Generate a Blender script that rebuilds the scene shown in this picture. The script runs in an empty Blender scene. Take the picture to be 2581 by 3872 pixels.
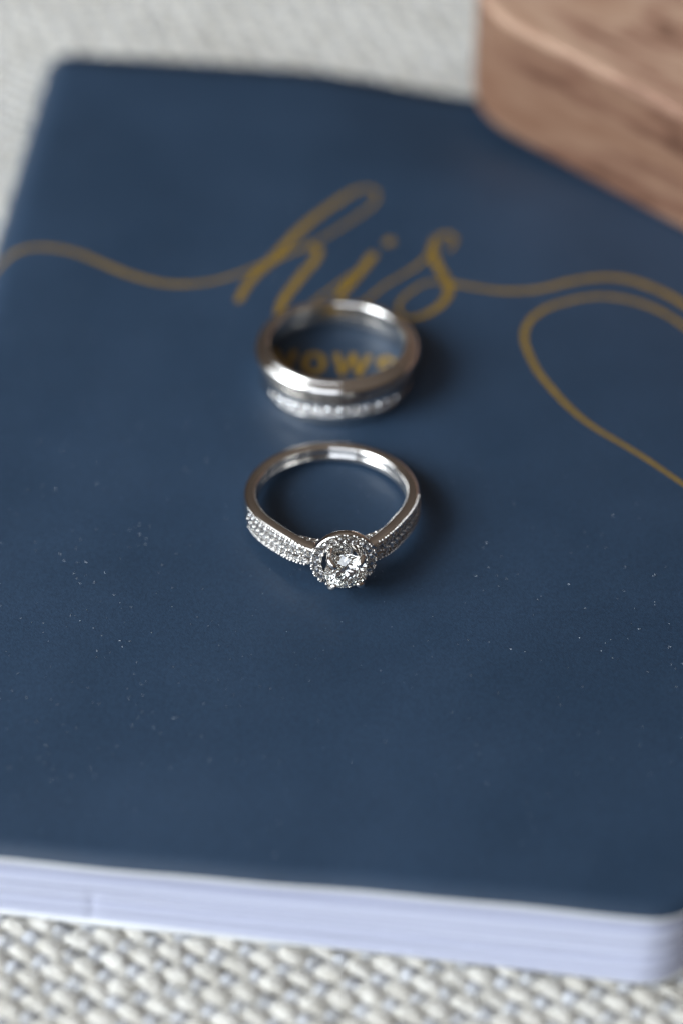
import bpy, math, random
import numpy as np
from mathutils import Vector, Matrix

random.seed(7)
rng = np.random.default_rng(11)
MM = 0.001
sc = bpy.context.scene
col = sc.collection

# ------------------------------------------------------------------ camera
T = 9.5                                   # height of the closed book in mm
cam_d = bpy.data.cameras.new("camera")
cam_d.sensor_fit = 'VERTICAL'
cam_d.sensor_height = 36.0
cam_d.lens = 90.0
cam_d.clip_start = 0.01
cam_d.clip_end = 20.0
cam_d.dof.use_dof = True
cam_d.dof.focus_distance = 0.2815
cam_d.dof.aperture_fstop = 6.8
cam_d.dof.aperture_blades = 9
cam = bpy.data.objects.new("camera", cam_d)
col.objects.link(cam)
ELEV, DIST = math.radians(45.0), 0.294
cam.location = (0, -DIST * math.cos(ELEV), T * MM + DIST * math.sin(ELEV))
cam.rotation_euler = (math.pi / 2 - ELEV, 0, 0)
sc.camera = cam

# ------------------------------------------------------------------ room light
world = bpy.data.worlds.new("World")
sc.world = world
world.use_nodes = True
bg = world.node_tree.nodes["Background"]
wn = world.node_tree
wtc = wn.nodes.new('ShaderNodeTexCoord')
wsep = wn.nodes.new('ShaderNodeSeparateXYZ')
wramp = wn.nodes.new('ShaderNodeValToRGB')          # dim warm walls, paler ceiling
wramp.color_ramp.elements[0].position = 0.25
wramp.color_ramp.elements[0].color = (0.060, 0.046, 0.038, 1)
wramp.color_ramp.elements[1].position = 0.95
wramp.color_ramp.elements[1].color = (0.20, 0.165, 0.14, 1)
wn.links.new(wtc.outputs['Generated'], wsep.inputs[0])
wn.links.new(wsep.outputs['Z'], wramp.inputs[0])
wn.links.new(wramp.outputs[0], bg.inputs[0])
bg.inputs[1].default_value = 1.0

def area(name, loc, target, sx, sy, power, colr, spread=180):
    d = bpy.data.lights.new(name, 'AREA')
    d.shape = 'RECTANGLE'
    d.size, d.size_y = sx, sy
    d.energy = power
    d.color = colr
    d.spread = math.radians(spread)
    o = bpy.data.objects.new(name, d)
    col.objects.link(o)
    o.location = loc
    o.rotation_euler = (Vector(target) - Vector(loc)).to_track_quat('-Z', 'Y').to_euler()
    return o

area("window_light", (-0.65, -0.22, 0.44), (0.0, -0.05, 0), 0.50, 0.42, 3.1, (0.86, 0.93, 1.0), 100)
area("window_surround_light", (-0.70, -0.18, 0.47), (0.0, -0.05, 0), 1.05, 0.75, 2.8, (0.86, 0.93, 1.0), 100)
area("front_window_light", (-0.30, -0.95, 0.62), (0, 0, 0), 0.75, 0.55, 4.6, (0.80, 0.88, 1.0))

vs = sc.view_settings
vs.view_transform = 'Standard'
vs.look = 'None'
vs.exposure = 0.0
vs.gamma = 1.0
sc.cycles.max_bounces = 24
sc.cycles.transmission_bounces = 24
sc.cycles.glossy_bounces = 12
sc.cycles.sample_clamp_indirect = 8.0
sc.cycles.use_denoising = True

# ------------------------------------------------------------------ helpers
def mat(name):
    m = bpy.data.materials.new(name)
    m.use_nodes = True
    nt = m.node_tree
    return m, nt, nt.nodes["Principled BSDF"]

def N(nt, typ, **kw):
    n = nt.nodes.new(typ)
    for k, v in kw.items():
        if k.startswith('i_'):
            key = k[2:]
            n.inputs[int(key) if key.isdigit() else key.replace('_', ' ')].default_value = v
        else:
            setattr(n, k, v)
    return n

def ramp(nt, stops):
    r = nt.nodes.new('ShaderNodeValToRGB')
    e = r.color_ramp.elements
    while len(e) < len(stops):
        e.new(0.5)
    for el, (p, c) in zip(e, stops):
        el.position = p
        el.color = (*c, 1)
    return r

def mesh(name, verts, faces, smooth=False, mats=(), scale=MM, fix=True):
    me = bpy.data.meshes.new(name)
    me.from_pydata([(v[0] * scale, v[1] * scale, v[2] * scale) for v in verts], [], faces)
    for m in mats:
        me.materials.append(m)
    if fix:
        import bmesh
        bm = bmesh.new()
        bm.from_mesh(me)
        bmesh.ops.recalc_face_normals(bm, faces=bm.faces)
        bm.to_mesh(me)
        bm.free()
    if smooth:
        me.polygons.foreach_set('use_smooth', [True] * len(me.polygons))
    me.update()
    return me

def obj(name, me, parent=None, loc=None, rot=None):
    o = bpy.data.objects.new(name, me)
    col.objects.link(o)
    if parent is not None:
        o.parent = parent
    if loc is not None:
        o.location = [c * MM for c in loc]
    if rot is not None:
        o.rotation_euler = rot
    return o

def empty(name, loc, rot=(0, 0, 0)):
    o = bpy.data.objects.new(name, None)
    o.empty_display_size = 0.005
    col.objects.link(o)
    o.location = [c * MM for c in loc]
    o.rotation_euler = rot
    return o

def tag(o, label=None, cat=None, group=None, kind=None):
    for k, v in (('label', label), ('category', cat), ('group', group), ('kind', kind)):
        if v:
            o[k] = v
    return o

def smooth01(x):
    x = np.clip(x, 0.0, 1.0)
    return x * x * (3 - 2 * x)

def catmull(pts, n=8, closed=False):
    P = np.array(pts, float)
    k = len(P)
    out = []
    rg = range(k) if closed else range(k - 1)
    for i in rg:
        if closed:
            p0, p1, p2, p3 = P[(i - 1) % k], P[i], P[(i + 1) % k], P[(i + 2) % k]
        else:
            p0, p1, p2, p3 = P[max(i - 1, 0)], P[i], P[i + 1], P[min(i + 2, k - 1)]
        for j in range(n):
            t = j / n
            out.append(0.5 * ((2 * p1) + (p2 - p0) * t + (2 * p0 - 5 * p1 + 4 * p2 - p3) * t * t + (3 * p1 - p0 - 3 * p2 + p3) * t ** 3))
    if not closed:
        out.append(P[-1])
    return np.array(out)

# ------------------------------------------------------------------ materials
def bump_chain(nt, bsdf, height_socket, strength, dist):
    b = N(nt, 'ShaderNodeBump')
    b.inputs['Strength'].default_value = strength
    b.inputs['Distance'].default_value = dist
    nt.links.new(height_socket, b.inputs['Height'])
    nt.links.new(b.outputs[0], bsdf.inputs['Normal'])

def m_cover():
    m, nt, b = mat("navy_cover_laminate")
    tc = N(nt, 'ShaderNodeTexCoord')
    n1 = N(nt, 'ShaderNodeTexNoise', i_Scale=55.0, i_Detail=3.0)
    r = ramp(nt, [(0.3, (0.0125, 0.0295, 0.057)), (0.7, (0.0185, 0.0390, 0.073))])
    nt.links.new(tc.outputs['Object'], n1.inputs['Vector'])
    nt.links.new(n1.outputs['Fac'], r.inputs[0])
    n4 = N(nt, 'ShaderNodeTexNoise', i_Scale=2600.0, i_Detail=2.0)
    nt.links.new(tc.outputs['Object'], n4.inputs['Vector'])
    r4 = ramp(nt, [(0.3, (0.86, 0.86, 0.86)), (0.7, (1.16, 1.15, 1.13))])
    nt.links.new(n4.outputs['Fac'], r4.inputs[0])
    mxc = N(nt, 'ShaderNodeMix', data_type='RGBA', blend_type='MULTIPLY')
    mxc.inputs[0].default_value = 1.0
    nt.links.new(r.outputs[0], mxc.inputs[6])
    nt.links.new(r4.outputs[0], mxc.inputs[7])
    nt.links.new(mxc.outputs[2], b.inputs['Base Color'])
    n2 = N(nt, 'ShaderNodeTexNoise', i_Scale=4200.0, i_Detail=2.0)
    nt.links.new(tc.outputs['Object'], n2.inputs['Vector'])
    bump_chain(nt, b, n2.outputs['Fac'], 0.4, 0.00008)
    n3 = N(nt, 'ShaderNodeTexNoise', i_Scale=90.0, i_Detail=4.0)
    nt.links.new(tc.outputs['Object'], n3.inputs['Vector'])
    mr = N(nt, 'ShaderNodeMapRange')
    mr.inputs['To Min'].default_value = 0.41
    mr.inputs['To Max'].default_value = 0.55
    nt.links.new(n3.outputs['Fac'], mr.inputs['Value'])
    nt.links.new(mr.outputs[0], b.inputs['Roughness'])
    b.inputs['Specular IOR Level'].default_value = 0.4
    return m

def m_paper(name, c0, c1):
    m, nt, b = mat(name)
    oi = N(nt, 'ShaderNodeObjectInfo')
    r = ramp(nt, [(0.0, c0), (1.0, c1)])
    nt.links.new(oi.outputs['Random'], r.inputs[0])
    nt.links.new(r.outputs[0], b.inputs['Base Color'])
    b.inputs['Roughness'].default_value = 0.75
    return m

def m_gold():
    m, nt, b = mat("gold_print")
    tc = N(nt, 'ShaderNodeTexCoord')
    n1 = N(nt, 'ShaderNodeTexNoise', i_Scale=900.0, i_Detail=3.0)
    nt.links.new(tc.outputs['Object'], n1.inputs['Vector'])
    r = ramp(nt, [(0.3, (0.19, 0.115, 0.012)), (0.7, (0.27, 0.165, 0.02))])
    nt.links.new(n1.outputs['Fac'], r.inputs[0])
    nt.links.new(r.outputs[0], b.inputs['Base Color'])
    b.inputs['Roughness'].default_value = 0.5
    b.inputs['Metallic'].default_value = 0.25
    return m

def m_metal(name, colr, rough, scratch=0.0):
    m, nt, b = mat(name)
    b.inputs['Base Color'].default_value = (*colr, 1)
    b.inputs['Metallic'].default_value = 1.0
    tc = N(nt, 'ShaderNodeTexCoord')
    n1 = N(nt, 'ShaderNodeTexNoise', i_Scale=700.0, i_Detail=4.0)
    nt.links.new(tc.outputs['Object'], n1.inputs['Vector'])
    mr = N(nt, 'ShaderNodeMapRange')
    mr.inputs['To Min'].default_value = rough * 0.7
    mr.inputs['To Max'].default_value = rough * 1.4
    nt.links.new(n1.outputs['Fac'], mr.inputs['Value'])
    nt.links.new(mr.outputs[0], b.inputs['Roughness'])
    return m

def m_gem(name, colr, rough=0.0):
    m = bpy.data.materials.new(name)
    m.use_nodes = True
    nt = m.node_tree
    nt.nodes.clear()
    out = nt.nodes.new('ShaderNodeOutputMaterial')
    g = nt.nodes.new('ShaderNodeBsdfGlass')
    g.inputs['Color'].default_value = (*colr, 1)
    g.inputs['IOR'].default_value = 2.42
    g.inputs['Roughness'].default_value = rough
    nt.links.new(g.outputs[0], out.inputs[0])
    return m

def m_yarn(name, ang, lo, hi):
    m, nt, b = mat(name)
    tc = N(nt, 'ShaderNodeTexCoord')
    rot = N(nt, 'ShaderNodeMapping')
    rot.inputs['Rotation'].default_value = (0, 0, -ang)
    stretch = N(nt, 'ShaderNodeMapping')
    stretch.inputs['Scale'].default_value = (0.16, 1.0, 1.0)
    nt.links.new(tc.outputs['Object'], rot.inputs['Vector'])
    nt.links.new(rot.outputs[0], stretch.inputs['Vector'])
    n1 = N(nt, 'ShaderNodeTexNoise', i_Scale=4200.0, i_Detail=3.0)
    nt.links.new(stretch.outputs[0], n1.inputs['Vector'])
    n2 = N(nt, 'ShaderNodeTexNoise', i_Scale=330.0, i_Detail=3.0)
    nt.links.new(tc.outputs['Object'], n2.inputs['Vector'])
    oi = N(nt, 'ShaderNodeObjectInfo')
    ad = N(nt, 'ShaderNodeMath', operation='ADD')
    nt.links.new(n1.outputs['Fac'], ad.inputs[0])
    nt.links.new(n2.outputs['Fac'], ad.inputs[1])
    mx = N(nt, 'ShaderNodeMath', operation='MULTIPLY_ADD')
    nt.links.new(oi.outputs['Random'], mx.inputs[0])
    mx.inputs[1].default_value = 0.25
    nt.links.new(ad.outputs[0], mx.inputs[2])
    mid = tuple((a + c) / 2 for a, c in zip(lo, hi))
    r = ramp(nt, [(0.35, lo), (0.55, mid), (0.75, hi)])
    hv = N(nt, 'ShaderNodeMath', operation='MULTIPLY')
    hv.inputs[1].default_value = 0.49
    nt.links.new(mx.outputs[0], hv.inputs[0])
    nt.links.new(hv.outputs[0], r.inputs[0])
    nt.links.new(r.outputs[0], b.inputs['Base Color'])
    b.inputs['Roughness'].default_value = 0.85
    bump_chain(nt, b, n1.outputs['Fac'], 1.0, 0.0004)
    return m

def m_wood(name, k):
    m, nt, b = mat(name)
    tc = N(nt, 'ShaderNodeTexCoord')
    mp = N(nt, 'ShaderNodeMapping')
    mp.inputs['Scale'].default_value = (0.22, 1.0, 1.0)
    mp.inputs['Rotation'].default_value = (0.1, 0.25, 0.38)
    nt.links.new(tc.outputs['Object'], mp.inputs['Vector'])
    n1 = N(nt, 'ShaderNodeTexNoise', i_Scale=95.0, i_Detail=5.0, i_Roughness=0.6, i_Distortion=0.8)
    nt.links.new(mp.outputs[0], n1.inputs['Vector'])
    n2 = N(nt, 'ShaderNodeTexNoise', i_Scale=900.0, i_Detail=3.0)
    nt.links.new(mp.outputs[0], n2.inputs['Vector'])
    ad = N(nt, 'ShaderNodeMath', operation='MULTIPLY_ADD')
    nt.links.new(n2.outputs['Fac'], ad.inputs[0])
    ad.inputs[1].default_value = 0.25
    nt.links.new(n1.outputs['Fac'], ad.inputs[2])
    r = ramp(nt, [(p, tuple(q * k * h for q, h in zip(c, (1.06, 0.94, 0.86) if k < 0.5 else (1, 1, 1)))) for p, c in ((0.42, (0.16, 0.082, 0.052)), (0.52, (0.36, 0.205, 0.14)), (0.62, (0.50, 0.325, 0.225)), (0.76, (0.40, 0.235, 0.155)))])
    nt.links.new(ad.outputs[0], r.inputs[0])
    nt.links.new(r.outputs[0], b.inputs['Base Color'])
    b.inputs['Roughness'].default_value = 0.55
    b.inputs['Specular IOR Level'].default_value = 0.25
    bump_chain(nt, b, n2.outputs['Fac'], 0.3, 0.0002)
    return m

M_COVER = m_cover()
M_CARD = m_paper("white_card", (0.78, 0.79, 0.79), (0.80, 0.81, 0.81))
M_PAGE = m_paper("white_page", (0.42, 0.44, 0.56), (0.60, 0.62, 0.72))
M_GOLD = m_gold()
M_WG = m_metal("white_gold", (0.74, 0.715, 0.68), 0.11)
M_PT = m_metal("polished_white_gold_band", (0.66, 0.635, 0.60), 0.13)
M_GEM = m_gem("pale_diamond", (0.997, 0.998, 0.985))
M_PAVE = m_gem("small_diamond", (0.99, 0.99, 0.99))
WEFT_ANG = math.radians(-32.0)
WARP_ANG = math.radians(-116.0)
M_WEFT = m_yarn("pale_weft_yarn", WEFT_ANG, (0.42, 0.39, 0.33), (0.72, 0.70, 0.645))
M_WARP = m_yarn("grey_warp_yarn", WARP_ANG, (0.34, 0.345, 0.36), (0.62, 0.63, 0.65))
M_WOOD = m_wood("walnut_wood_darker", 0.40)  # box sides: the lid's wood colours scaled darker and redder
M_LID = m_wood("walnut_wood_paler", 0.84)  # box top: the same wood colours, scaled down less
M_UNDER, _nt, _b = mat("shaded_backing_cloth")
_b.inputs['Base Color'].default_value = (0.34, 0.33, 0.31, 1)
_b.inputs['Roughness'].default_value = 0.9

# ------------------------------------------------------------------ the woven fabric under everything
FX0, FX1, FY0, FY1 = -85.0, 85.0, -85.0, 200.0
ground = obj("fabric_ground", mesh("fabric_ground",
    [(FX0 - 10, FY0 - 10, -2.4), (FX1 + 10, FY0 - 10, -2.4), (FX1 + 10, FY1 + 10, -2.4), (FX0 - 10, FY1 + 10, -2.4)], [(0, 1, 2, 3)], mats=[M_UNDER]))
tag(ground, "pale grey coarsely woven fabric the vow book lies on", None, None, 'structure')

def tube_mesh(name, Cs, side, upv, As, Bs, sides, m):
    n = len(Cs[0])
    VV, FF = [], []
    ph = np.arange(sides) * 2 * np.pi / sides
    ca, sa = np.cos(ph), np.sin(ph)
    i = np.arange(n - 1)[:, None] * sides
    j = np.arange(sides)[None, :]
    j2 = (j + 1) % sides
    F0 = np.stack([i + j, i + j2, i + sides + j2, i + sides + j], axis=-1).reshape(-1, 4)
    for q, (C, a, b) in enumerate(zip(Cs, As, Bs)):          # the plies of one yarn
        tw = np.arange(n) * 0.42
        lob = 1.0 + 0.13 * np.cos(3 * (ph[None, :] - tw[:, None])) + 0.05 * np.cos(5 * ph[None, :] + 1.7 * tw[:, None])
        V = (C[:, None, :] + side[None, None, :] * (a[:, None] * ca[None, :] * lob)[:, :, None]
             + upv[None, None, :] * (b[:, None] * sa[None, :] * lob)[:, :, None]) * MM
        VV.append(V.reshape(-1, 3))
        FF.append(F0 + q * n * sides)
    V, F = np.concatenate(VV), np.concatenate(FF)
    me = bpy.data.meshes.new(name)
    me.vertices.add(len(V))
    me.vertices.foreach_set('co', V.astype(np.float32).ravel())
    me.loops.add(F.size)
    me.loops.foreach_set('vertex_index', F.astype(np.int32).ravel())
    me.polygons.add(len(F))
    me.polygons.foreach_set('loop_start', np.arange(0, F.size, 4, dtype=np.int32))
    me.polygons.foreach_set('use_smooth', np.ones(len(F), dtype=bool))
    me.update(calc_edges=True)
    me.materials.append(m)
    return me

SW, SV = 2.30, 2.08            # spacing of the warps along a weft, of the wefts along a warp
dw = np.array([math.cos(WEFT_ANG), math.sin(WEFT_ANG)])
dv = np.array([math.cos(WARP_ANG), math.sin(WARP_ANG)])

def clip_line(p, d):
    lo, hi = -1e9, 1e9
    for k, (m0, m1) in enumerate(((FX0, FX1), (FY0, FY1))):
        if abs(d[k]) < 1e-9:
            continue
        t0, t1 = sorted(((m0 - p[k]) / d[k], (m1 - p[k]) / d[k]))
        lo, hi = max(lo, t0), min(hi, t1)
    return lo, hi

def yarns(name, d, step, other, spacing_own, spacing_cross, amp, a0, b0, sign, m, z0):
    side = np.array([-d[1], d[0], 0.0])
    upv = np.array([0, 0, 1.0])
    c0 = np.array([0.0, 60.0])
    for i in range(-130, 131):
        p = c0 + other * spacing_own * i
        lo, hi = clip_line(p, d)
        if hi - lo < 4:
            continue
        s = np.arange(lo, hi, step)
        ph = np.pi * (s / spacing_cross + i)
        w = np.cos(ph)
        z = z0 + (amp * np.tanh(1.8 * (w + 0.40)) if sign > 0 else -amp * np.tanh(1.8 * (w + 0.40)))
        jit = np.interp(s, np.arange(lo, hi + 6, 5.0), rng.normal(0, 0.17, len(np.arange(lo, hi + 6, 5.0))))
        fat = 1.0 + np.interp(s, np.arange(lo, hi + 4, 2.3), rng.normal(0, 0.13, len(np.arange(lo, hi + 4, 2.3))))
        C = np.zeros((len(s), 3))
        C[:, :2] = p + s[:, None] * d + jit[:, None] * side[None, :2]
        C[:, 2] = z
        swell = 1.0 + 0.12 * (sign * w)
        C2 = C.copy()
        C[:, :2] -= side[None, :2] * 0.26 * a0
        C2[:, :2] += side[None, :2] * (0.62 + 0.10 * np.sin(s * 0.9 + i))[:, None] * a0
        C2[:, 2] -= 0.10
        me = tube_mesh(name, [C, C2], side, upv, [0.74 * a0 * fat * swell, 0.40 * a0 * fat], [b0 * fat, 0.62 * b0 * fat], 9, m)
        obj(name, me, ground)

yarns("weft_yarn", dw, 0.50, dv, SV, SW, 0.43, 1.05, 0.60, 1.0, M_WEFT, -1.08)
yarns("warp_yarn", dv, 0.50, dw, SW, SV, 0.46, 0.92, 0.40, -1.0, M_WARP, -1.08)

V, F = [], []
for _ in range(5200):
    x, y = (random.uniform(-62, 62), random.uniform(-76, -46)) if random.random() < 0.7 else (random.uniform(-70, 50), random.uniform(70, 150))
    a = random.choice((WEFT_ANG, WARP_ANG)) + random.gauss(0, 0.45)
    L, bend, w = random.uniform(0.8, 2.8), random.gauss(0, 0.8), random.uniform(0.025, 0.05)
    b0, zt = len(V), random.uniform(-0.75, -0.25)
    px, py = x, y
    for k in range(5):
        t = k / 4
        aa = a + bend * t
        h = zt + 0.35 * math.sin(math.pi * t) * random.uniform(0.4, 1.0)
        V += [(px - math.sin(aa) * w, py + math.cos(aa) * w, h), (px + math.sin(aa) * w, py - math.cos(aa) * w, h), (px, py, h + w * 1.6)]
        px, py = px + L / 4 * math.cos(aa), py + L / 4 * math.sin(aa)
    for k in range(4):
        for j in range(3):
            j2 = (j + 1) % 3
            F.append((b0 + k * 3 + j, b0 + k * 3 + j2, b0 + k * 3 + 3 + j2, b0 + k * 3 + 3 + j))
fz = obj("loose_fibres", mesh("loose_fibres", V, F, mats=[M_WEFT]), ground)
fz['kind'] = 'stuff'

# ------------------------------------------------------------------ the vow book
BK_ANG = math.radians(-6.5)
ex = np.array([math.cos(BK_ANG), math.sin(BK_ANG)])
ey = np.array([math.cos(math.radians(85.2)), math.sin(math.radians(85.2))])
BW, BH, BR = 90.5, 139.0, 6.2
BO = np.array([-53.4, -47.4])              # bottom corner at the spine
RU = 5.0                                   # how far the spine rounds in
det = ex[0] * ey[1] - ex[1] * ey[0]

def to_uv(x, y):
    dx, dy = x - BO[0], y - BO[1]
    return (dx * ey[1] - dy * ey[0]) / det, (ex[0] * dy - ex[1] * dx) / det

def hscale(u, v):
    sag = -3.0 * smooth01((u - 34) / 30.0) * smooth01((v - 112) / 26.0)
    return 1.0 + sag / T

def corner_v(u):
    if u <= BW - BR:
        return 0.0
    q = min(u - (BW - BR), BR)
    return BR - math.sqrt(max(BR * BR - q * q, 0.0))

def fan(frac, u):                          # lower leaves slide out a little towards the fore-edge
    return -2.3 * (1 - frac) * (max(u, 0) / BW) ** 1.3

def top_z(u, v):
    if u >= RU:
        z = T
    else:
        q = min((RU - max(u, 0.0)) / RU, 1.0)
        z = T / 2 + (T / 2) * math.sqrt(max(1 - q * q, 0.0)) ** 1.0
    return z * float(hscale(u, v))

book = empty("vow_book", (BO[0], BO[1], 0))
tag(book, "navy vow book with white pages and gold script lettering on its cover", "book")

def W3(u, v, z):
    p = BO + ex * u + ey * v
    return (p[0] - BO[0], p[1] - BO[1], z)

# cover: one bent card, front - spine - back
path = []                                  # (u, z, nu, nz, frac)
front_u = [BW - BR + BR * math.sin(a) for a in np.linspace(math.pi / 2, 0, 11)] + list(np.linspace(BW - BR, RU, 26)[1:])
for u in front_u:
    path.append((u, T, 0, 1, 1.0))
for a in np.linspace(math.pi / 2, 3 * math.pi / 2, 19)[1:-1]:
    c, s = math.cos(a), math.sin(a)
    nl = math.hypot(c / RU, s / (T / 2))
    path.append((RU + RU * c, T / 2 + T / 2 * s, c / RU / nl, s / (T / 2) / nl, 0.5 + 0.5 * s))
for u in front_u[::-1]:
    path.append((u, 0.0, 0, -1, 0.0))
TH = 0.55
NV = 48
V, Fo, Fi = [], [], []
rows = []
for layer in (0, 1):
    for (u, z, nu, nz, fr) in path:
        cv = corner_v(u)
        for k in range(NV + 1):
            t = k / NV
            v = cv + (BH - 2 * cv) * t
            wob = 0.12 * math.sin(u * 0.11 + 1.0) + 0.06 * math.sin(u * 0.37)
            v += (fan(fr, u) * (0.55 if fr < 0.5 else 1.0) + wob) * (1 - t)
            uu, zz = u - layer * TH * nu, z - layer * TH * nz
            zz = zz * float(hscale(u, v))
            V.append(W3(uu, v, zz + 0.02))
NP = len(path)
def vid(l, i, k):
    return l * NP * (NV + 1) + i * (NV + 1) + k
F, MI = [], []
for i in range(NP - 1):
    for k in range(NV):
        F.append((vid(0, i, k), vid(0, i + 1, k), vid(0, i + 1, k + 1), vid(0, i, k + 1))); MI.append(0)
        F.append((vid(1, i, k), vid(1, i, k + 1), vid(1, i + 1, k + 1), vid(1, i + 1, k))); MI.append(1)
    F.append((vid(0, i, 0), vid(1, i, 0), vid(1, i + 1, 0), vid(0, i + 1, 0))); MI.append(1)
    F.append((vid(0, i, NV), vid(0, i + 1, NV), vid(1, i + 1, NV), vid(1, i, NV))); MI.append(1)
for i in (0, NP - 1):
    for k in range(NV):
        F.append((vid(0, i, k), vid(0, i, k + 1), vid(1, i, k + 1), vid(1, i, k))); MI.append(1)
me = mesh("cover", V, F, mats=[M_COVER, M_CARD])
me.polygons.foreach_set('material_index', MI)
me.polygons.foreach_set('use_smooth', [mi == 0 for mi in MI])
cover = obj("cover", me, book)

# leaves: every leaf its own thin sheet
NPG = 64
PT = 0.112
CLUMP = {4: (0.02, 0.12, 0.06), 15: (0.17, 0.02, -0.16), 23: (0.03, 0.13, 0.14), 29: (0.02, 0.05, -0.05), 41: (0.14, 0.06, -0.18), 49: (0.04, 0.16, 0.12)}   # leaf: slit at the spine, at the fore-edge, shift
edge_u = np.concatenate([np.linspace(4.2, 22, 14), np.linspace(22.4, 30, 26), np.linspace(31, BW - BR - 0.6, 26)])
arc = np.linspace(0, math.pi / 2, 11)[1:]
jit = rng.normal(0, 0.10, NPG)
wavephase = rng.uniform(0, 6.28, NPG)
PB = BW - 0.6
for i in range(NPG):
    fr = (i + 0.5) / NPG
    out = []
    prot = 0.45 + jit[i] * 0.4 - 0.15 * math.sin(math.pi * fr) + sum(sh for g, (g0, g1, sh) in CLUMP.items() if i >= g)
    for u in edge_u:
        crease = 0.09 * math.exp(-((u - 27.8 - 0.6 * fr) / 0.5) ** 2) * (1 if fr < 0.62 else 0)
        v = prot + fan(fr, u) + 0.05 * math.sin(u * 0.12 + wavephase[i]) + crease
        out.append((u, v))
    v0 = out[-1][1]
    for a in arc:
        out.append((PB - BR + BR * math.sin(a), v0 + BR - BR * math.cos(a)))
    out.append((PB, BH * 0.5))
    for a in arc[::-1]:
        out.append((PB - BR + BR * math.sin(a), BH - 0.6 - (BR - BR * math.cos(a))))
    for u in np.linspace(BW - BR - 1, 4.2, 16):
        out.append((u, BH - 0.6))
    V, F = [], []
    n = len(out)
    for l in (0, 1):
        for (u, v) in out:
            z = TH + 0.10 + i * PT + l * PT * 0.97
            for g, (g0, g1, sh) in CLUMP.items():
                if i >= g:
                    z += g0 + (g1 - g0) * u / BW
            V.append(W3(u, v, z * (1.0 + 1.5 * (float(hscale(u, v)) - 1.0))))
    F.append(tuple(range(n - 1, -1, -1)))
    F.append(tuple(range(n, 2 * n)))
    for k in range(n):
        k2 = (k + 1) % n
        F.append((k, k2, n + k2, n + k))
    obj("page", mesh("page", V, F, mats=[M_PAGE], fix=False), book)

# gold print on the cover: ribbons lying on the surface
def ribbon(name, pts, lift, parent=cover, sub=7, slope=0.012, label=None):
    P = catmull(pts, sub)
    n = len(P)
    V, F = [], []
    tan = np.gradient(P[:, :2], axis=0)
    tan /= np.linalg.norm(tan, axis=1)[:, None] + 1e-9
    nor = np.stack([-tan[:, 1], tan[:, 0]], axis=1)
    def put(x, y, s):
        u, v = to_uv(x, y)
        V.append((x - BO[0], y - BO[1], top_z(u, v) + 0.03 + lift + slope * s))
    for k in range(n):
        for sgn in (-0.5, 0.0, 0.5):
            q = P[k, :2] + nor[k] * P[k, 2] * sgn
            put(q[0], q[1], k / n)
    for k in range(n - 1):
        for j in range(2):
            a = k * 3 + j
            F.append((a, a + 1, a + 4, a + 3))
    for end, sg in ((0, -1), (n - 1, 1)):              # round ends
        c = P[end, :2]
        r = P[end, 2] / 2
        base = len(V)
        m = 7
        for q in range(m + 1):
            a = -math.pi / 2 + math.pi * q / m
            p = c + nor[end] * r * math.sin(a) + tan[end] * sg * r * math.cos(a)
            put(p[0], p[1], end / n)
        F.append(tuple(range(base, base + m + 1)))
    import bmesh
    me = mesh(name, V, F, mats=[M_GOLD], fix=False)
    bm = bmesh.new(); bm.from_mesh(me)
    for f in bm.faces:
        f.normal_update()
        if f.normal.z < 0:
            f.normal_flip()
    bm.to_mesh(me); bm.free()
    o = obj(name, me, parent)
    if label:
        o['label'] = label
    return o

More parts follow.
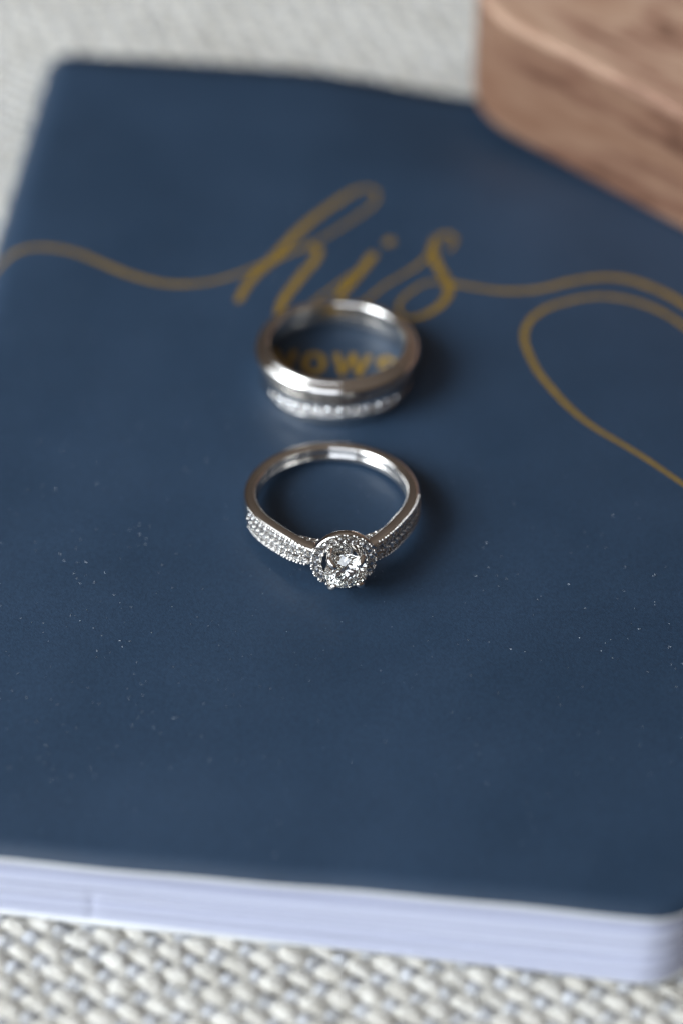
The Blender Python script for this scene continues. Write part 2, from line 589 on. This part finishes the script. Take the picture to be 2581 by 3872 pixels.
STROKES = {
'flourish_left': [(-45.54, 42.41, 0.64), (-43.83, 44.93, 0.7), (-41.57, 47.05, 0.7), (-39.57, 47.85, 0.73), (-37.48, 47.9, 0.75), (-35.38, 47.42, 0.75), (-33.25, 46.52, 0.75), (-31.09, 45.14, 0.77), (-28.92, 43.77, 0.79), (-26.8, 42.46, 0.82), (-24.7, 41.53, 0.82), (-22.63, 40.8, 0.81), (-20.58, 40.54, 0.79), (-18.52, 40.64, 0.74), (-16.5, 41.06, 0.69), (-14.49, 41.84, 0.62), (-12.48, 42.93, 0.55), (-10.44, 44.35, 0.5), (-8.11, 45.83, 0.45), (-5.53, 47.42, 0.45), (-2.3, 49.83, 0.45), (0.94, 53.09, 0.48), (3.25, 55.56, 0.51), (4.48, 57.61, 0.51), (4.53, 59.23, 0.56), (3.81, 60.07, 0.62), (2.48, 59.96, 0.72), (0.95, 58.89, 0.82), (-1.77, 55.94, 0.97), (-4.5, 52.54, 1.11), (-6.64, 49.19, 1.21), (-8.22, 46.41, 1.25), (-9.79, 43.98, 1.24), (-11.02, 42.2, 1.19), (-12.03, 39.97, 1.08), (-12.8, 37.51, 0.98)] ,
'h_arch': [(-10.57, 42.93, 0.5), (-8.76, 44.77, 0.55), (-7.04, 46.36, 0.6), (-4.99, 47.58, 0.65), (-3.57, 48.01, 0.8), (-2.82, 47.15, 0.95), (-3.35, 45.3, 1.05), (-4.64, 42.93, 1.14), (-5.88, 40.44, 1.13), (-6.92, 38.28, 1.13), (-7.52, 36.49, 1.08), (-7.85, 34.72, 0.88), (-7.08, 33.96, 0.58), (-5.29, 35.22, 0.49), (-3.0, 37.76, 0.44), (-0.85, 40.08, 0.44), (1.32, 42.67, 0.45)] ,
'i': [(3.97, 46.3, 1.15), (2.91, 44.14, 1.19), (1.59, 41.73, 1.19), (0.58, 39.92, 1.18), (-0.22, 38.17, 1.08), (-0.21, 36.74, 0.88), (0.64, 36.08, 0.59), (2.3, 36.85, 0.49), (3.86, 38.38, 0.49), (5.41, 40.33, 0.49), (8.02, 42.67, 0.5), (10.08, 44.77, 0.55), (11.48, 47.15, 0.6)] ,
's': [(13.79, 47.42, 0.5), (14.37, 48.65, 0.6), (14.38, 49.99, 0.65), (13.37, 50.59, 0.66), (12.15, 49.51, 0.86), (11.64, 47.95, 1.1), (11.6, 46.36, 1.25), (12.15, 44.14, 1.19), (12.86, 42.15, 1.19), (13.44, 40.33, 1.18), (13.25, 38.38, 1.08), (12.38, 36.64, 0.98), (11.02, 35.17, 0.88), (9.62, 34.26, 0.78), (8.36, 34.06, 0.63), (7.39, 34.82, 0.54), (7.05, 36.49, 0.49), (7.94, 38.22, 0.49), (9.23, 39.66, 0.49), (10.52, 40.75, 0.49), (12.33, 40.96, 0.54), (14.98, 40.39, 0.64), (16.86, 39.87, 0.69), (19.63, 39.25, 0.74), (22.48, 39.2, 0.76), (24.43, 39.46, 0.76), (26.36, 40.08, 0.76), (28.34, 40.85, 0.79), (30.28, 41.47, 0.79), (32.24, 41.84, 0.82), (34.15, 41.89, 0.84), (36.06, 41.47, 0.87), (37.89, 40.59, 0.89), (39.72, 39.41, 0.89), (41.48, 37.92, 0.88), (42.92, 36.34, 0.88), (44.66, 33.96, 0.83), (45.7, 31.22, 0.72), (45.39, 28.26, 0.62)] ,
'heart': [(45.34, 27.77, 0.5), (44.27, 29.98, 0.63), (42.26, 32.56, 0.69), (41.12, 33.96, 0.69), (39.38, 35.58, 0.68), (37.57, 36.74, 0.68), (35.75, 37.56, 0.66), (33.87, 38.07, 0.66), (31.98, 38.17, 0.66), (30.04, 37.87, 0.66), (28.11, 37.2, 0.66), (26.14, 36.34, 0.7), (24.55, 35.12, 0.74), (23.36, 33.61, 0.76), (22.65, 31.96, 0.77), (22.45, 29.98, 0.77), (22.84, 27.47, 0.77), (23.8, 24.13, 0.74), (25.26, 21.08, 0.71), (26.92, 18.11, 0.69), (28.58, 15.78, 0.65), (30.27, 13.85, 0.6), (32.79, 11.52, 0.56), (35.28, 9.18, 0.54), (37.72, 6.59, 0.51), (40.15, 3.95, 0.49)] ,
}
ribbon("script_letter_h", STROKES['flourish_left'], 0.00, label="gold flourish running into the tall script letter h")
ribbon("script_letter_h", STROKES['h_arch'], 0.014, label="arch of the gold script letter h")
ribbon("script_letter_i", STROKES['i'], 0.028, label="gold script letter i")
ribbon("script_letter_s", STROKES['s'], 0.042, label="gold script letter s with its long tail")
ribbon("heart_flourish", STROKES['heart'], 0.0, label="gold line curling round into half a heart")
ribbon("letter_dot", [(5.95, 48.9, 1.25), (6.1, 49.02, 1.3), (6.25, 49.15, 1.25)], 0.0, label="gold dot of the letter i")
LW = 0.85
ribbon("printed_letter_v", [(-7.95, 27.73, LW), (-6.9, 24.0, LW)], 0.0, sub=4)
ribbon("printed_letter_v", [(-6.84, 23.84, LW), (-5.78, 27.63, LW)], 0.014, sub=4)
oc = [(-3.29 + 1.12 * math.sin(a), 25.68 + 1.68 * math.cos(a), LW) for a in np.linspace(0, 2 * math.pi, 25)]
ribbon("printed_letter_o", oc, 0.0, sub=2)
WP = [(-0.57, 27.26), (0.05, 23.71), (1.41, 27.17), (2.07, 23.56), (3.26, 26.8)]
for q in range(4):
    ribbon("printed_letter_w", [(*WP[q], LW * 0.9), (*WP[q + 1], LW * 0.9)], 0.014 * q, sub=4)
SP = [(6.16, 26.14), (5.43, 26.61), (4.74, 26.14), (4.67, 25.4), (5.28, 24.85), (5.89, 24.39), (6.0, 23.56), (5.32, 23.01), (4.53, 23.38)]
ribbon("printed_letter_s", [(x, y, LW) for x, y in SP], 0.0, sub=5)

# ------------------------------------------------------------------ wooden box on the far corner of the book
bd = np.array([math.cos(math.radians(-43.2)), math.sin(math.radians(-43.2))])
bp_ = np.array([-bd[1], bd[0]])
BXL, BXW, BXH, BXR = 84.0, 64.0, 18.0, 15.0
cc = np.array([33.0, 82.0])
ctr = cc + bd * (BXL / 2 - BXR) + bp_ * (BXW / 2 - BXR)
box_root = empty("wooden_box", (ctr[0], ctr[1], T + 0.06), (0, 0, math.radians(-43.2)))
tag(box_root, "rounded reddish brown wooden box resting on the far corner of the book", "box")

def rrect(L, Wd, r, n=14):
    o = []
    for (sx, sy, a0) in ((1, 1, 0), (-1, 1, 90), (-1, -1, 180), (1, -1, 270)):
        for k in range(n + 1):
            a = math.radians(a0 + 90 * k / n)
            o.append((sx * (L / 2 - r) + r * math.cos(a), sy * (Wd / 2 - r) + r * math.sin(a)))
    return o

def stacked(layers):
    V, F = [], []
    n = None
    for (ins, z) in layers:
        o = rrect(BXL - 2 * ins, BXW - 2 * ins, max(BXR - ins, 0.5))
        n = len(o)
        V += [(x, y, z) for x, y in o]
    for l in range(len(layers) - 1):
        for k in range(n):
            k2 = (k + 1) % n
            F.append((l * n + k, l * n + k2, (l + 1) * n + k2, (l + 1) * n + k))
    F.append(tuple(range(n - 1, -1, -1)))
    F.append(tuple(range((len(layers) - 1) * n, len(layers) * n)))
    return V, F

def box_part(name, layers, m):
    V, F = stacked(layers)
    o = obj(name, mesh(name, V, F, smooth=True, mats=[m]), box_root)
    o.modifiers.new("normals", 'WEIGHTED_NORMAL')
    return o
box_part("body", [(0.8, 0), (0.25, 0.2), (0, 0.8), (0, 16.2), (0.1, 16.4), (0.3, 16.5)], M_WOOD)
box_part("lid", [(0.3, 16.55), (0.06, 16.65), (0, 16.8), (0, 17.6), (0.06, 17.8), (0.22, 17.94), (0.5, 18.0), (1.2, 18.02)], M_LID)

# ------------------------------------------------------------------ stones
def brilliant(name, d, m, table=0.56, crown=0.16, pav=0.43, gird=0.02, mains=8):
    r = d / 2
    hc, pd, g = crown * d, pav * d, gird * d
    rt, rm, rp = table * r, (1 + table) / 2 * 1.03 * r, 0.25 * r
    st = 2 * math.pi / mains
    V, F = [], []
    def plane_z(x):
        return g / 2 + hc * (r - x) / (r - rt)
    for k in range(mains):
        V.append((rt * math.cos(k * st), rt * math.sin(k * st), g / 2 + hc))
    for k in range(mains):
        a = (k + 0.5) * st
        V.append((rm * math.cos(a), rm * math.sin(a), plane_z(rm * math.cos(st / 2))))
    for s in (1, -1):
        for k in range(2 * mains):
            a = k * st / 2
            V.append((r * math.cos(a), r * math.sin(a), s * g / 2))
    for k in range(mains):
        a = (k + 0.5) * st
        V.append((rp * math.cos(a), rp * math.sin(a), -g / 2 - pd * (r - rp * math.cos(st / 2)) / r))
    V.append((0, 0, -g / 2 - pd))
    Tt, Mm, G, B, P, C = 0, mains, 2 * mains, 4 * mains, 6 * mains, 7 * mains
    n, n2 = mains, 2 * mains
    F.append(tuple(range(n)))
    for k in range(n):
        k1 = (k + 1) % n
        F.append((Tt + k, Mm + k, Tt + k1))
        F.append((Tt + k, Mm + (k - 1) % n, G + 2 * k, Mm + k))
        F.append((Mm + k, G + 2 * k, G + 2 * k + 1))
        F.append((Mm + k, G + 2 * k + 1, G + (2 * k + 2) % n2))
        F.append((B + 2 * k, P + (k - 1) % n, C, P + k))
        F.append((P + k, B + 2 * k + 1, B + 2 * k))
        F.append((P + k, B + (2 * k + 2) % n2, B + 2 * k + 1))
    for k in range(n2):
        k1 = (k + 1) % n2
        F.append((G + k, B + k, B + k1, G + k1))
    return mesh(name, V, F, mats=[m])

def small_stone(name, d, m):
    r = d / 2
    n = 8
    V, F = [], []
    for k in range(n):
        a = k * 2 * math.pi / n
        V.append((0.55 * r * math.cos(a), 0.55 * r * math.sin(a), 0.30 * r))
    for k in range(n):
        a = (k + 0.5) * 2 * math.pi / n
        V.append((r * math.cos(a), r * math.sin(a), 0.0))
    V.append((0, 0, -0.86 * r))
    F.append(tuple(range(n)))
    for k in range(n):
        k1 = (k + 1) % n
        F.append((k, n + k, k1))
        F.append((k1, n + k, n + k1))
        F.append((n + k, 2 * n, n + k1))
    return mesh(name, V, F, mats=[m])

def bead_mesh(name, r, m):
    import bmesh
    bm = bmesh.new()
    bmesh.ops.create_icosphere(bm, subdivisions=2, radius=r * MM)
    me = bpy.data.meshes.new(name)
    bm.to_mesh(me); bm.free()
    me.materials.append(m)
    me.polygons.foreach_set('use_smooth', [True] * len(me.polygons))
    return me

def frame_to(pos, normal, spin=0.0):
    n = Vector(normal).normalized()
    q = n.to_track_quat('Z', 'X')
    return Matrix.Translation(Vector(pos) * MM) @ q.to_matrix().to_4x4() @ Matrix.Rotation(spin, 4, 'Z')

def put(name, me, parent, pos, normal, spin=None):
    o = bpy.data.objects.new(name, me)
    col.objects.link(o)
    o.parent = parent
    o.matrix_local = frame_to(pos, normal, random.uniform(0, 0.8) if spin is None else spin)
    return o

def sweep(name, thetas, prof, closed, m, smooth=True):
    V, F = [], []
    n = None
    for th in thetas:
        pr = prof(th)
        n = len(pr)
        s, c = math.sin(th), math.cos(th)
        for (rho, ze) in pr:
            V.append((rho * s, -rho * c, ze))
    k = len(thetas)
    for i in range(k if closed else k - 1):
        i2 = (i + 1) % k
        for j in range(n):
            j2 = (j + 1) % n
            F.append((i * n + j, i * n + j2, i2 * n + j2, i2 * n + j))
    if not closed:
        F.append(tuple(range(n)))
        F.append(tuple(range((k - 1) * n, k * n)))
    return mesh(name, V, F, smooth=smooth, mats=[m])

# ------------------------------------------------------------------ engagement ring
E_TILT = math.radians(7.5)
E_YAW = math.radians(7.0)
ring = empty("engagement_ring", (-1.13, -0.33, T + 2.42), (0, 0, 0))
ring.rotation_euler = (Matrix.Rotation(-E_TILT, 3, 'X') @ Matrix.Rotation(E_YAW, 3, 'Z')).to_euler()
tag(ring, "white gold engagement ring with a round diamond in a pave halo, nearest the page edge", "ring", "rings on the vow book")

def e_rc(th):
    a = abs(math.degrees(th))
    return 9.28 + 1.05 * float(smooth01((52 - a) / 40.0))

def e_w(th):
    a = abs(math.degrees(th))
    return 1.08 + 0.50 * float(smooth01((135 - a) / 70.0)) - 0.25 * float(smooth01((36 - a) / 20.0))

def e_prof(th):
    a = abs(math.degrees(th))
    rc, w = e_rc(th), e_w(th)
    t = 0.80 + 0.08 * float(smooth01((110 - a) / 60.0))
    flat = float(smooth01((100 - a) / 25.0))           # outer face: domed at the back, flat under the stones
    pts = []
    for (x, z) in ((1.0, 0.0), (0.98, 0.35), (0.93, 0.62), (0.74, 0.86), (0.40, 0.985), (0.0, 1.0), (-0.45, 0.985), (-0.78, 0.88), (-0.97, 0.66), (-0.99, 0.42), (-0.86, 0.16), (-0.74, 0.0)):
        pts.append((x, z))
    full = pts + [(x, -z) for (x, z) in pts[-2:0:-1]]
    out = []
    for (x, z) in full:
        if x > 0.9 and flat > 0:
            x = x * (1 - flat) + 0.93 * flat - (0.22 * flat if abs(z) < 0.2 else 0)
        out.append((rc + x * t, z * w))
    return catmull(out, 3, True)

ths = [math.radians(a) for a in np.linspace(17, 343, 190)]
ths = [t if t <= math.pi else t - 2 * math.pi for t in ths]
shank = obj("shank", sweep("shank", ths, e_prof, False, M_WG), ring)
st_sh = small_stone("pave_stone", 0.86, M_PAVE)
st_ha = small_stone("halo_stone", 0.94, M_PAVE)
st_br = small_stone("bridge_stone", 0.86, M_PAVE)
bd_s = bead_mesh("bead", 0.165, M_WG)
bd_h = bead_mesh("bead", 0.17, M_WG)

def shank_frame(a):
    th = math.radians(a)
    rc = e_rc(th)
    d = 0.01
    r1, r0 = e_rc(th + d), e_rc(th - d)
    tx = r1 * math.sin(th + d) - r0 * math.sin(th - d)
    ty = -r1 * math.cos(th + d) + r0 * math.cos(th - d)
    L = math.hypot(tx, ty)
    nx, ny = ty / L, -tx / L
    return th, rc, (nx, ny)

for sgn in (1, -1):
    a = 21.0
    while a < 78:
        th, rc, n = shank_frame(sgn * a)
        w = e_w(th)
        fade = 1.0 - 0.30 * float(smooth01((a - 58) / 20.0))
        for row in (-0.5, 0.5):
            x, y = rc * math.sin(th) + n[0] * 0.83, -rc * math.cos(th) + n[1] * 0.83
            o = put("pave_stone", st_sh, shank, (x, y, row * w), (n[0], n[1], row * 0.5))
            o.scale = (fade, fade, fade)
        a2 = a + 2.37
        th, rc, n = shank_frame(sgn * a2)
        w = e_w(th)
        for row, off in ((-0.87, 0.68), (-0.06, 0.80), (0.06, 0.80), (0.87, 0.68)):
            for da in (-1.05, 1.05):
                th3, rc3, n3 = shank_frame(sgn * (a2 + da))
                if abs(row) < 0.1 and (da < 0) == (row < 0):
                    continue
                x, y = rc3 * math.sin(th3) + n3[0] * off, -rc3 * math.cos(th3) + n3[1] * off
                o = put("bead", bd_s, shank, (x, y, row * w), (n3[0], n3[1], 0))
                o.scale = (fade, fade, fade)
        a += 4.75

# pave bridge that carries the finger circle behind the halo
def br_prof(th):
    c = 8.95
    return [(c + 0.45 * math.cos(q) , 0.95 * math.sin(q)) for q in np.linspace(0, 2 * math.pi, 17)[:-1]]
bridge = obj("bridge", sweep("bridge", [math.radians(a) for a in np.linspace(-34, 34, 40)], br_prof, False, M_WG), ring)
for a in np.linspace(-30, 30, 12):
    th = math.radians(a)
    for rr, zz in ((9.12, 0.83), (9.40, 0.28)):
        put("bridge_stone", st_br, bridge, (rr * math.sin(th), -rr * math.cos(th), zz), ((rr - 8.8) * math.sin(th), -(rr - 8.8) * math.cos(th), zz))
    th = math.radians(a + 2.7)
    put("bead", bd_h, bridge, (8.86 * math.sin(th), -8.86 * math.cos(th), 0.93), (0, 0, 1))

# halo, its own frame: +Z looks out of the ring
HD = 11.5
halo_m = Matrix(((1, 0, 0), (0, 0, -1), (0, 1, 0)))    # local z -> -y, local y -> +z
def HX(x, y, d):
    return (x, -(HD + d), y)
V, F = [], []
prof = [(2.50, 0.02), (2.62, 0.10), (3.10, 0.02), (3.58, -0.10), (3.72, -0.22), (3.74, -0.42), (3.71, -0.72), (3.62, -1.0), (3.40, -1.08), (3.05, -1.05), (2.62, -0.96), (2.48, -0.7), (2.46, -0.3)]
prof = catmull(prof, 3, True)
n = len(prof)
K = 72
for i in range(K):
    a = 2 * math.pi * i / K
    for (r, d) in prof:
        V.append(HX(r * math.cos(a), r * math.sin(a), d))
for i in range(K):
    i2 = (i + 1) % K
    for j in range(n):
        j2 = (j + 1) % n
        F.append((i * n + j, i * n + j2, i2 * n + j2, i2 * n + j))
halo = obj("halo", mesh("halo", V, F, smooth=True, mats=[M_WG]), ring)
NH = 21
for i in range(NH):
    a = 2 * math.pi * (i + 0.5) / NH
    put("halo_stone", st_ha, halo, HX(3.08 * math.cos(a), 3.08 * math.sin(a), 0.10), (0.14 * math.cos(a), -1, 0.14 * math.sin(a)))
    a = 2 * math.pi * i / NH
    for da in (-0.045, 0.045):
        put("bead", bd_h, halo, HX(3.60 * math.cos(a + da), 3.60 * math.sin(a + da), -0.02), (0, -1, 0))
    put("bead", bd_h, halo, HX(2.60 * math.cos(a), 2.60 * math.sin(a), 0.10), (0, -1, 0))

CS = 4.72
GD = 1.75
centre = obj("centre_diamond", brilliant("centre_diamond", CS, M_GEM), ring)
centre.matrix_local = frame_to(HX(0, 0, GD), (0, -1, 0), 0.15)

def tube(name, pts, radii, m, sides=10):
    P = catmull([(*p, r) for p, r in zip(pts, radii)], 6)
    V, F = [], []
    n = len(P)
    for k in range(n):
        t = P[min(k + 1, n - 1), :3] - P[max(k - 1, 0), :3]
        t = Vector(t).normalized()
        a = t.orthogonal().normalized() if k == 0 else (a - t * a.dot(t)).normalized()
        b = t.cross(a)
        for j in range(sides):
            q = 2 * math.pi * j / sides
            V.append(tuple(Vector(P[k, :3]) + (a * math.cos(q) + b * math.sin(q)) * P[k, 3]))
    for k in range(n - 1):
        for j in range(sides):
            j2 = (j + 1) % sides
            F.append((k * sides + j, k * sides + j2, (k + 1) * sides + j2, (k + 1) * sides + j))
    F.append(tuple(range(sides)))
    F.append(tuple(range((n - 1) * sides, n * sides)))
    return mesh(name, V, F, smooth=True, mats=[m])

for q in range(4):
    a = math.radians(45 + 90 * q)
    ca, sa = math.cos(a), math.sin(a)
    rd = [(1.15, -2.2), (1.75, -1.0), (2.25, 0.4), (2.50, 1.4), (2.52, 1.95), (2.22, 2.38), (1.82, 2.52), (1.62, 2.50)]
    rr = [0.36, 0.34, 0.34, 0.36, 0.40, 0.40, 0.34, 0.16]
    obj("prong", tube("prong", [HX(r * ca, r * sa, d) for r, d in rd], rr, M_WG), ring)
cp = [HX(1.2 * math.cos(a), 1.2 * math.sin(a), -2.1) for a in np.linspace(0, 2 * math.pi, 17)]
obj("collar", tube("collar", cp, [0.36] * 17, M_WG, 8), ring)

# ------------------------------------------------------------------ contour wedding band lying under the plain band
cb = empty("contour_band", (-0.55, 23.55, T + 0.03), (0, 0, math.radians(0)))
tag(cb, "curved wedding band with a row of channel set diamonds, underneath the plain band", "ring", "rings on the vow book")

CR = 9.3
def c_bump(th):
    return math.exp(-(math.degrees(th) / 36.0) ** 2)

def c_mid(th):
    return 1.45 + 0.95 * c_bump(th)

def c_top(th):
    return 1.76 + 2.24 * (1 + math.cos(th)) / 2

def c_ch(th):
    a = abs(math.degrees(th))
    return 0.78 * float(smooth01((60 - a) / 20.0)) ** 0.6

def c_prof(th):
    zm, zt, c, zb = c_mid(th), c_top(th), c_ch(th), 0.10
    R, dp = CR, 0.42 * min(1.0, c_ch(th) / 0.4)
    pts = [(R - dp, zm - c * 0.86), (R - dp, zm), (R - dp, zm + c * 0.86), (R - 0.02, zm + c + 0.03), (R, zm + c + 0.06), (R, zm + c + 0.12),
           (R, zt - 0.18), (R, zt - 0.13), (R - 0.04, zt - 0.05), (R - 0.14, zt), (R - 0.3, zt + 0.01), (R - 0.48, zt), (R - 0.6, zt - 0.06), (R - 0.65, zt - 0.2),
           (R - 0.65, zb + 0.2), (R - 0.6, zb + 0.06), (R - 0.5, zb), (R - 0.24, zb), (R - 0.08, zb + 0.05), (R - 0.03, zb + 0.13), (R - 0.03, zb + 0.18),
           (R, zm - c - 0.12), (R, zm - c - 0.06), (R - 0.02, zm - c - 0.03)]
    return pts

band = obj("band", sweep("band", [math.radians(a) for a in np.linspace(-180, 180, 181)[:-1]], c_prof, True, M_WG), cb)
import bmesh as _bm
_b2 = _bm.new(); _b2.from_mesh(band.data)
for _e in _b2.edges:
    if len(_e.link_faces) == 2 and _e.calc_face_angle(0) > 0.45:
        _e.smooth = False
_b2.to_mesh(band.data); _b2.free()
st_c = small_stone("channel_stone", 1.42, M_PAVE)
for a in np.linspace(-47, 47, 12):
    th = math.radians(a)
    rr = CR - 0.05
    o = put("channel_stone", st_c, cb, (rr * math.sin(th), -rr * math.cos(th), c_mid(th)), (math.sin(th), -math.cos(th), 0.28))
    s = min(1.0, c_ch(th) / 0.64)
    o.scale = (s, s, s)

# ------------------------------------------------------------------ plain wedding band on top of it
P_TILT = math.radians(7.0)
PR = 10.02
pz = T + 3.62
pb_prof = [(7.98, 0.0), (7.98, 0.6), (8.02, 0.88), (8.15, 1.10), (8.38, 1.23), (8.62, 1.20), (8.84, 1.05), (8.95, 0.90), (9.06, 0.86), (9.2, 0.92), (9.42, 0.87), (9.68, 0.66), (9.88, 0.36), (9.98, 0.0)]
pb_full = catmull(pb_prof + [(r, -z * 0.6) for r, z in pb_prof[-2:0:-1]], 4, True)
pb = obj("plain_band", sweep("plain_band", [math.radians(a) for a in np.linspace(0, 360, 181)[:-1]], lambda th: pb_full, True, M_PT), None, (-0.55, 24.3, pz), (-P_TILT, 0, 0))
tag(pb, "plain polished wedding band with stepped edges, stacked on the diamond band", "ring", "rings on the vow book")

# ------------------------------------------------------------------ lint and dust on the cover
DUST = [(-34.5, 4.0), (-32.9, 4.1), (-31.0, 6.8), (-28.8, 8.0), (-27.5, 3.2), (-28.1, 4.7), (-24.3, 4.5), (-16.8, 3.2), (-37.5, 1.7), (-37.3, -0.3), (-34.8, -0.1), (-30.9, -1.4), (-30.9, -2.7), (-27.3, -3.1), (-25.0, -1.9), (-23.5, -3.4), (-21.6, -2.8), (-22.4, 1.1), (-22.3, -4.6), (-22.5, -5.1), (-34.5, -5.2), (-38.3, -5.7), (-31.8, -7.0), (-31.8, -7.9), (-30.0, -6.8), (-28.3, -8.7), (-30.4, -10.0), (-29.6, -10.4), (-29.2, -11.2), (-26.9, -10.8), (-28.0, -6.4), (-37.5, -14.8), (-34.5, -14.6), (-29.8, -15.6), (-28.5, -15.7), (-17.8, 6.8), (17.0, -5.0), (18.2, -10.4), (17.7, -13.1), (17.4, -13.5), (19.9, -9.6), (24.4, -11.5), (22.5, -13.4), (21.2, -14.5), (26.0, -6.7), (28.6, -6.1), (29.5, -7.1), (31.4, -5.3), (29.5, -3.8), (34.0, -1.6), (32.0, -9.1), (34.0, 1.6), (32.4, -18.0), (32.7, -17.8), (27.5, -21.0), (29.4, -19.8), (32.7, -20.9), (35.5, -21.7), (35.3, -20.4), (31.9, -24.4), (33.7, -23.6), (34.4, -25.0), (35.9, -26.6), (36.0, -27.6), (36.4, -17.5), (37.0, -16.1), (36.1, -10.9), (7.6, -25.2), (8.4, -24.8), (10.4, -24.9), (16.7, -8.2), (15.9, -9.0), (18.2, -7.6), (23.0, -29.8), (36.4, -23.0), (-36.6, -17.8), (-23.39, -16.16), (-27.52, -18.25), (-24.13, -19.26), (-23.55, -20.27), (-32.99, -20.67), (-36.04, -22.66), (-35.3, -22.77), (-31.22, -24.11), (-30.68, -24.72), (-35.13, -25.27), (-28.81, -23.81), (-25.51, -22.86), (-23.94, -24.2), (-21.54, -24.35), (-17.35, -25.55), (-17.71, -26.53), (-23.26, -26.59), (-21.91, -26.74), (-23.23, -27.93), (-22.01, -27.93), (-29.87, -28.89), (-31.27, -28.35), (-26.77, -29.59), (-27.35, -30.48), (-21.95, -31.75), (-22.23, -29.74), (-20.82, -30.27), (-18.98, -29.95), (-33.21, -31.54), (-31.9, -31.54), (-27.8, -33.26), (-31.54, -34.94), (-30.78, -36.98), (-29.88, -37.35), (-23.86, -34.22), (-23.97, -35.91), (-26.69, -37.59), (-26.03, -39.07), (-27.6, -39.22), (-32.49, -37.51), (-33.0, -38.87), (-34.13, -40.89), (-21.63, -42.88), (-26.05, -44.46), (-19.48, -32.9), (-17.33, -30.59), (-14.98, -28.67), (-33.27, -28.35)]
V, F = [], []
def speck(x, y, L, w, ang, bend):
    u, v = to_uv(x, y)
    if u < 3 or u > BW - 2 or v < 2 or v > BH - 2:
        return
    z0 = top_z(u, v) + 0.04
    b0 = len(V)
    for k in range(4):
        t = k / 3 - 0.5
        a = ang + bend * t
        cx, cy = x + L * t * math.cos(a), y + L * t * math.sin(a)
        ww = w * (0.6 + 0.4 * (1 - abs(2 * t)))
        for (o1, o2) in ((-0.5, 0), (0, 0.8), (0.5, 0), (0, -0.3)):
            V.append((cx - math.sin(a) * o1 * ww, cy + math.cos(a) * o1 * ww, z0 + o2 * ww + 0.04 * abs(t)))
    for k in range(3):
        for j in range(4):
            j2 = (j + 1) % 4
            F.append((b0 + k * 4 + j, b0 + k * 4 + j2, b0 + k * 4 + 4 + j2, b0 + k * 4 + 4 + j))
for (x, y) in DUST:
    if random.random() < 0.25:
        continue
    speck(x + random.gauss(0, 0.5), y + random.gauss(0, 0.5), random.uniform(0.06, 0.34), random.uniform(0.025, 0.06), random.uniform(0, 3.14), random.uniform(-1.5, 1.5))
for _ in range(1100):
    x, y = random.uniform(-42, 40), random.uniform(-52, 80)
    if random.random() > 0.35 + 0.5 * (x < -8) + 0.2 * (y < 10):
        continue
    speck(x, y, random.uniform(0.05, 0.22), random.uniform(0.018, 0.045), random.uniform(0, 3.14), random.uniform(-1, 1))
M_DUST, _nt, _b = mat("lint")
_b.inputs['Base Color'].default_value = (0.5, 0.54, 0.6, 1)
_b.inputs['Roughness'].default_value = 0.9
dust = obj("lint_specks", mesh("lint_specks", V, F, mats=[M_DUST]))
tag(dust, "scattered pale specks of lint on the navy cover", None, None, 'stuff')
